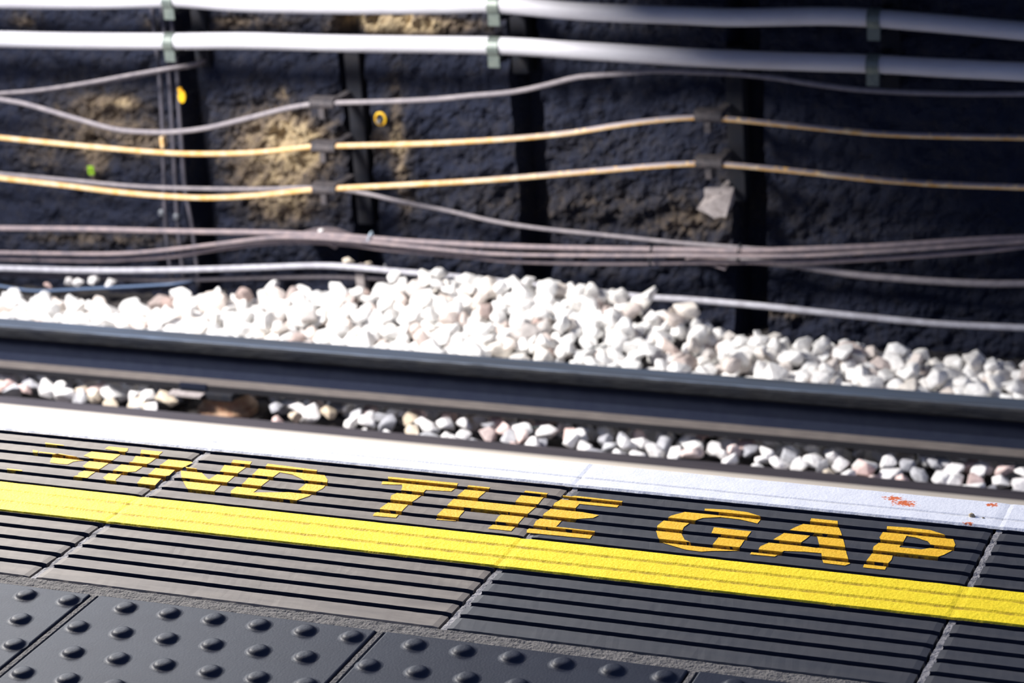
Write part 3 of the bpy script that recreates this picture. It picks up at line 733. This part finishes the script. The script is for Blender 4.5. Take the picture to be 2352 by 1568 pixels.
for (ps, lb, bx) in (([(742, 238), (745, 339), (747, 435)], 'dark cable bracket with three saddles, left of the yellow ring', -1.49), ([(1628, 268), (1630, 375)], 'dark cable bracket with two saddles, above the grey hanging plate', -.283)):
    cs = [aty(a, b, 3.42) for a, b in ps]
    br = thing('cable_bracket', (cs[-1].x+.02, WY, cs[-1].z), lb, 'bracket', 'cable brackets on the wall')
    bevbox('post', cs[0].x+.0, cs[0].x+.05, WY-.015, WY+.055, cs[-1].z-.16, cs[0].z+.16, M['steel'], br, .003)
    for c in cs:
        # saddle: a thick-lipped trough hugging the cable, on an arm
        v, f = ring(c.x, 3.42, c.z, .0095, .039, th=.006, a0=-100, a1=200)
        parts = [(v, f), box(c.x-.010, c.x+.014, 3.425, WY, c.z-.020, c.z-.004), box(c.x-.009, c.x+.009, 3.402, 3.43, c.z-.042, c.z-.012), box(c.x-.041, c.x+.041, 3.408, 3.446, c.z+.0135, c.z+.0185)]
        v, f = join(*parts); mesh('saddle', v, f, M['saddle'], br)
# hanging plate below the right cable bracket
c = aty(1645, 466, 3.47); vs = []; fs = []
out = [(1612, 440), (1680, 438), (1681, 470), (1674, 492), (1664, 490), (1648, 495), (1632, 484), (1608, 474), (1614, 458)]
pf = [aty(a, b, 3.47) for a, b in out]
for k, p in enumerate(pf):
    bow = -.03 if p.z < c.z-.01 else .02
    vs.append((p.x, 3.47+bow, p.z))
for k, p in enumerate(pf):
    bow = -.03 if p.z < c.z-.01 else .02
    vs.append((p.x, 3.478+bow, p.z+.004))
n = len(pf); fs = [tuple(range(n)), tuple(range(2*n-1, n-1, -1))]+[(i, (i+1) % n, (i+1) % n+n, i+n) for i in range(n)]
v, f = join((vs, fs), box(c.x-.008, c.x+.008, 3.48, WY+.01, c.z+.015, c.z+.028))
o = mesh('hanging_plate', v, f, M['plate'], None, origin=c); tag(o, 'pale grey broken plate hanging under the right cable bracket', 'plate')
# ------------------------------------------------------------------ cables and tubes
def cable(name, pts, Y, r, m, label, cat='cable', group=None, wob=.05, depth=None, seg=12):
    P = []
    for i, p in enumerate(pts):
        yy = (p[2] if len(p) > 2 else Y); P.append(aty(p[0], p[1], yy))
    a, b = P[0], P[1]; P.insert(0, a-(b-a).normalized()*.35); a, b = P[-1], P[-2]
    if pts[-1][0] > 2300: P.append(a-(b-a).normalized()*.3)
    v, f = sweep(spline(P), r, seg, wob, seed=len(pts))
    org = sum(P, Vector())/len(P)
    o = mesh(name, v, f, m, None, smooth=True, origin=org); o.data.polygons[-1].use_smooth = False; o.data.polygons[-2].use_smooth = False
    return tag(o, label, cat, group)
cable('conduit_tube', [(0, 1), (200, 2), (375, -2), (430, -1), (560, 8), (800, 13), (1000, 12), (1138, 10), (1330, 26), (1580, 36), (1690, 40), (1890, 37), (2010, 42), (2150, 53), (2352, 71)], TY, TR, M['tube'], 'thick white tube along the top of the wall, upper of two', 'tube', 'white tubes strapped along the wall', wob=.02, seg=24)
cable('conduit_tube', [(0, 90), (200, 94), (400, 95), (560, 94), (800, 100), (1140, 105), (1330, 116), (1580, 131), (1760, 139), (2010, 147), (2150, 155), (2352, 165)], TY, TR, M['tube'], 'thick white tube along the wall, lower of two', 'tube', 'white tubes strapped along the wall', wob=.02, seg=24)
cable('orange_cable', [(0, 316), (200, 336), (380, 351), (500, 353), (600, 349), (712, 337), (775, 335), (900, 332), (1020, 328), (1180, 318), (1310, 305), (1410, 289), (1500, 277), (1595, 270), (1690, 275), (1850, 291), (2010, 306), (2150, 312), (2352, 316)], 3.42, .0082, M['orange'], 'orange cable dipping between brackets, upper of the two orange ones', group='orange cables on the wall')
cable('orange_cable', [(0, 409), (140, 425), (300, 444), (450, 454), (560, 451), (640, 444), (715, 436), (780, 432), (900, 426), (1100, 415), (1330, 396), (1480, 383), (1590, 376), (1680, 379), (1850, 395), (2000, 411), (2150, 422), (2352, 430)], 3.42, .0084, M['orange'], 'orange cable with lighter dust, lower of the two orange ones', group='orange cables on the wall')
cable('grey_cable', [(0, 228), (60, 239), (170, 271), (260, 296), (330, 303), (400, 303), (480, 293), (580, 269), (650, 251), (712, 240), (775, 236), (860, 234), (940, 231), (1010, 227), (1080, 220), (1180, 211), (1260, 194, 3.44), (1330, 177, 3.46), (1430, 169, 3.48), (1500, 163, 3.5), (1580, 165, 3.5), (1690, 170, 3.5), (1780, 179, 3.5), (1870, 193, 3.5), (1990, 207, 3.5), (2180, 215, 3.5), (2352, 215, 3.5)], 3.42, .0078, M['grey_cable'], 'grey cable hanging in a deep dip at the left and rising to the middle', group=None)
cable('grey_cable', [(0, 214), (80, 208), (170, 195), (240, 183), (310, 170), (375, 159), (430, 150, 3.5), (470, 140, 3.56)], 3.46, .0055, M['grey_cable'], 'thin grey cable rising to the left tube bracket, upper of a close pair')
cable('grey_cable', [(0, 219), (80, 213), (170, 200), (240, 190), (310, 178), (380, 162), (430, 155, 3.5), (470, 147, 3.56)], 3.48, .004, M['dark_cable'], 'thinner dark cable just beneath the one rising to the left tube bracket')
cable('dark_cable', [(0, 399), (130, 411), (300, 427), (450, 433), (600, 434), (700, 431), (780, 436), (849, 446), (911, 461), (1021, 482), (1124, 506), (1228, 523), (1379, 539), (1552, 557), (1655, 565), (1750, 572), (1852, 574, 3.52), (2034, 570, 3.52), (2352, 556, 3.52)], 3.5, .0066, M['grey_cable'], 'dusty purple-grey cable behind the lower orange cable, slanting down to the right')
cable('bundled_cable', [(0, 524), (200, 526), (400, 531), (600, 534), (706, 538), (800, 543), (861, 548), (987, 557), (1179, 566), (1379, 571), (1580, 574), (1700, 576), (1852, 572), (2034, 564), (2241, 550), (2352, 545)], 3.46, .0088, M['pink_cable'], 'dusty pinkish cable, top one of the bundle low on the wall', group='bundled cables low on the wall')
cable('bundled_cable', [(0, 580), (200, 583), (300, 581), (400, 572), (517, 558), (620, 546), (706, 546), (800, 552), (900, 562), (1066, 578), (1179, 585), (1379, 587), (1580, 587), (1700, 588), (1852, 587), (2034, 577), (2241, 562), (2352, 554)], 3.445, .0062, M['pink_cable'], 'dusty cable, middle one of the bundle low on the wall', group='bundled cables low on the wall')
cable('bundled_cable', [(0, 594), (200, 598), (300, 595), (400, 588), (517, 570), (654, 556), (790, 560), (869, 571), (980, 581), (1079, 590), (1179, 600), (1379, 605), (1580, 603), (1700, 602), (1852, 602), (2034, 593), (2241, 578), (2352, 566)], 3.47, .0072, M['pink_cable'], 'dusty cable, bottom one of the bundle low on the wall', group='bundled cables low on the wall')
cable('floor_cable', [(0, 616), (200, 621), (400, 620), (600, 614), (723, 610), (800, 613), (918, 624), (1021, 633), (1200, 652), (1469, 681), (1580, 688), (1752, 703), (1951, 724), (2151, 743), (2352, 753)], 3.44, .0100, M['pale_cable'], 'pale grey cable lying behind the white stones and partly buried by them')
cable('floor_cable', [(0, 628), (150, 634), (300, 640), (400, 643), (600, 637), (800, 636), (950, 645), (1080, 655), (1250, 675)], 3.47, .0085, M['dark_cable'], 'dark grey cable half hidden under the pale one behind the stones')
cable('blue_cable', [(20, 660), (45, 664), (86, 668), (200, 663), (300, 658), (400, 652), (450, 645, 3.47)], 3.40, .0045, M['blue_cable'], 'thin blue cable lying across the stones at the left')
cable('iron_pipe', [(1700, 596, 3.54), (1845, 612), (1965, 631), (2069, 640), (2151, 646), (2261, 651), (2352, 651)], 3.50, .0105, M['grey_cable'], 'dull brown-grey pipe at the foot of the wall near the right edge', 'pipe')
V = [([(366, 172), (370, 230), (374, 300), (377, 430), (381, 525)], 'dark vertical cable on the wall, leftmost of three'), ([(388, 168), (392, 230), (396, 300), (403, 430), (409, 525)], 'dark vertical cable on the wall, middle of three'), ([(407, 168), (410, 230), (415, 300), (425, 430), (442, 525)], 'dark vertical cable on the wall, rightmost of three, beside the yellow tag')]
for pts, lb in V:
    P = [aty(a, b, 3.55) for a, b in pts]; P.insert(0, P[0]+Vector((0, 0, .25))); P.append(P[-1]-Vector((0, 0, .2)))
    v, f = sweep(spline(P), .0068, 10, .03); o = mesh('vertical_cable', v, f, M['vert_cable'], None, smooth=True, origin=P[3]); tag(o, lb, 'cable', 'vertical cables on the wall')
    if 'rightmost' not in lb:
        q = aty(*((371, 489) if 'leftmost' in lb else (405, 498)), 3.545); v, f = lathe([(.004, q.z-.012), (.0105, q.z-.006), (.0105, q.z+.006), (.004, q.z+.012)], q.x, q.y, 12); k = mesh('cable_gland', v, f, M['bolt'], None); k.data.transform(Matrix.Translation(-o.location)); k.parent = o
# ties around the bundle
def tie(px, py0, py1, Y, m, label, lean=0):
    a, b = aty(px+lean, py0, Y), aty(px, py1, Y)
    h = (a.z-b.z)/2; c = (a+b)/2; vs = []; fs = []
    path = [Vector((c.x+(a.x-b.x)*.5*math.sin(t), c.y-.016*math.cos(t), c.z+h*math.sin(t))) for t in [2*math.pi*k/24 for k in range(24)]]
    path.append(path[0]); v, f = sweep(path, .0026, 6); o = mesh('cable_tie', v, f, m, None, smooth=True, origin=c)
    tag(o, label, 'cable tie', None)
tie(848, 533, 556, 3.46, M['tie_pale'], 'pale blue tie looped round the top bundled cable, left of centre', 5)
tie(1494, 563, 609, 3.46, M['tie'], 'dark tie strapping the cable bundle, the left of the two dark ones', 3)
tie(1695, 560, 602, 3.46, M['tie'], 'dark tie strapping the cable bundle below the hanging plate', 5)
tie(83, 574, 602, 3.455, M['tie'], 'dark tie on the lower pair of cables near the left edge')
# arched metal straps under the bundle, and a small post holding the floor cable
for pts, lb in (([(668, 558), (700, 551), (740, 552), (776, 565)], 'faint arched strap under the bundle, left of the pale tie'), ([(1567, 605), (1590, 600), (1630, 603), (1669, 614)], 'pinkish arched strap under the bundle, left of the right dark tie')):
    P = spline([aty(a, b, 3.49) for a, b in pts], .01); vs = []; fs = []
    for p in P: vs += [(p.x, p.y-.015, p.z), (p.x, p.y+.10, p.z+.01), (p.x, p.y+.10, p.z+.006), (p.x, p.y-.015, p.z-.004)]
    for i in range(len(P)-1):
        for j in range(4): fs.append((i*4+j, i*4+(j+1) % 4, (i+1)*4+(j+1) % 4, (i+1)*4+j))
    fs += [(0, 1, 2, 3), tuple(len(P)*4-4+j for j in (3, 2, 1, 0))]
    o = mesh('arched_strap', vs, fs, M['pink_cable'], None, origin=P[len(P)//2]); tag(o, lb, 'strap')
c = aty(823, 622, 3.45); o = bevbox('support_block', c.x-.015, c.x+.015, 3.455, 3.49, c.z-.10, c.z+.012, M['plate'], None, .003, origin=c); tag(o, 'small pinkish block propping the pale floor cable behind the stones', 'block')
# ------------------------------------------------------------------ tags on the wall
c = aty(418, 222, 3.53); t = thing('yellow_tag', c, 'bright yellow oval tag beside the vertical cables', 'tag')
vs, fs = lathe([(.004, -.004), (.0145, -.003), (.0155, 0), (.0145, .003), (.004, .004)], 0, 0, 24)
A = Matrix.Rotation(math.radians(90), 4, 'X') @ Matrix.Identity(4)
def place(vs, sx, sz, c, rot=0): return [c+Matrix.Rotation(rot, 3, 'Y') @ Vector((v[0]*sx, v[2], v[1]*sz)) for v in vs]
mesh('disc', place(vs, .88, 1.35, c, .12), fs, M['tag_yellow'], t, smooth=False)
v, f = box(c.x-.011, c.x+.002, c.y-.003, c.y+.003, c.z+.015, c.z+.029); mesh('tab', v, f, M['tag_yellow'], t)
v, f = sweep([c+Vector((.0, 0, 0)), c+Vector((.0, .09, 0))], .003, 8); mesh('stem', v, f, M['steel'], t)
c = aty(874, 273, 3.55); t = thing('yellow_ring', c, 'small yellow ring with a pale bolt fixed to the wall', 'ring')
vs = []; fs = []; S, T_ = 30, 10
for i in range(S):
    a = 2*math.pi*i/S
    for j in range(T_):
        b = 2*math.pi*j/T_; r = .0165+.0038*math.cos(b); vs.append(c+Vector((r*math.cos(a), .0038*math.sin(b), r*1.12*math.sin(a))))
for i in range(S):
    for j in range(T_): fs.append((i*T_+j, ((i+1) % S)*T_+j, ((i+1) % S)*T_+(j+1) % T_, i*T_+(j+1) % T_))
mesh('band', vs, fs, M['tag_yellow'], t, smooth=True)
q = c+Vector((-.003, 0, -.006)); v, f = sweep([q+Vector((0, -.012, 0)), q+Vector((0, .06, 0))], .007, 10); mesh('bolt', v, f, M['bolt'], t)
c = aty(209, 391, 3.56); t = thing('green_tag', c, 'small lime green square tag on the wall at the left', 'tag')
v, f = box(c.x-.011, c.x+.011, c.y-.002, c.y+.002, c.z-.014, c.z+.014); mesh('plate', v, f, M['tag_green'], t)
v, f = join(box(c.x-.005, c.x+.005, c.y-.003, c.y-.0022, c.z-.004, c.z-.0015), box(c.x-.0015, c.x+.0015, c.y-.003, c.y-.0022, c.z-.004, c.z+.006)); mesh('mark', v, f, M['steel'], t)
c = aty(371, 326, 3.53); v, f = box(c.x-.006, c.x+.005, c.y, c.y+.02, c.z-.020, c.z+.016); o = mesh('orange_tag', v, f, M['orange'], None, origin=c); tag(o, 'small orange tag tucked beside the leftmost vertical cable', 'tag')
# twigs in the stones
P = [aty(a, b, 2.6) for a, b in ((1120, 992), (1165, 988), (1210, 983), (1255, 981))]
v, f = sweep(spline(P, .01), .0028, 6); o = mesh('twig', v, f, M['twig'], None, smooth=True, origin=P[1]); tag(o, 'dark thin twig among the low stones below the conductor rail', 'twig')
P = [aty(a, b, 2.98) for a, b in ((1340, 802), (1368, 797), (1405, 794))]
v, f = sweep(spline(P, .01), .002, 6); o = mesh('twig', v, f, M['twig'], None, smooth=True, origin=P[1]); tag(o, 'dark green thread on the bank of white stones, right of centre', 'twig')
# ------------------------------------------------------------------ light
def area(name, loc, target, sx, sy_, power, col):
    l = bpy.data.lights.new(name, 'AREA'); l.shape = 'RECTANGLE'; l.size = sx; l.size_y = sy_; l.energy = power; l.color = col
    o = bpy.data.objects.new(name, l); C.objects.link(o); o.location = loc
    o.rotation_euler = (Vector(target)-Vector(loc)).to_track_quat('-Z', 'Y').to_euler(); return o
area('daylight_left', (-2.8, .9, 1.9), (-.4, 1.6, -.5), .9, .9, 455, (1, .96, .92))
area('sky_left', (-4.2, 5.2, 2.7), (.1, 0, 0), 2.6, 1.6, 260, (.95, .97, 1))
w = bpy.data.worlds.new('world'); bpy.context.scene.world = w; w.use_nodes = True
w.node_tree.nodes['Background'].inputs[0].default_value = (.25, .36, .74, 1); w.node_tree.nodes['Background'].inputs[1].default_value = .62
vw = bpy.context.scene.view_settings; bpy.context.scene.display_settings.display_device = 'sRGB'
vw.view_transform = 'Standard'; vw.look = 'None'; vw.exposure = 0; vw.gamma = 1; vw.use_curve_mapping = False
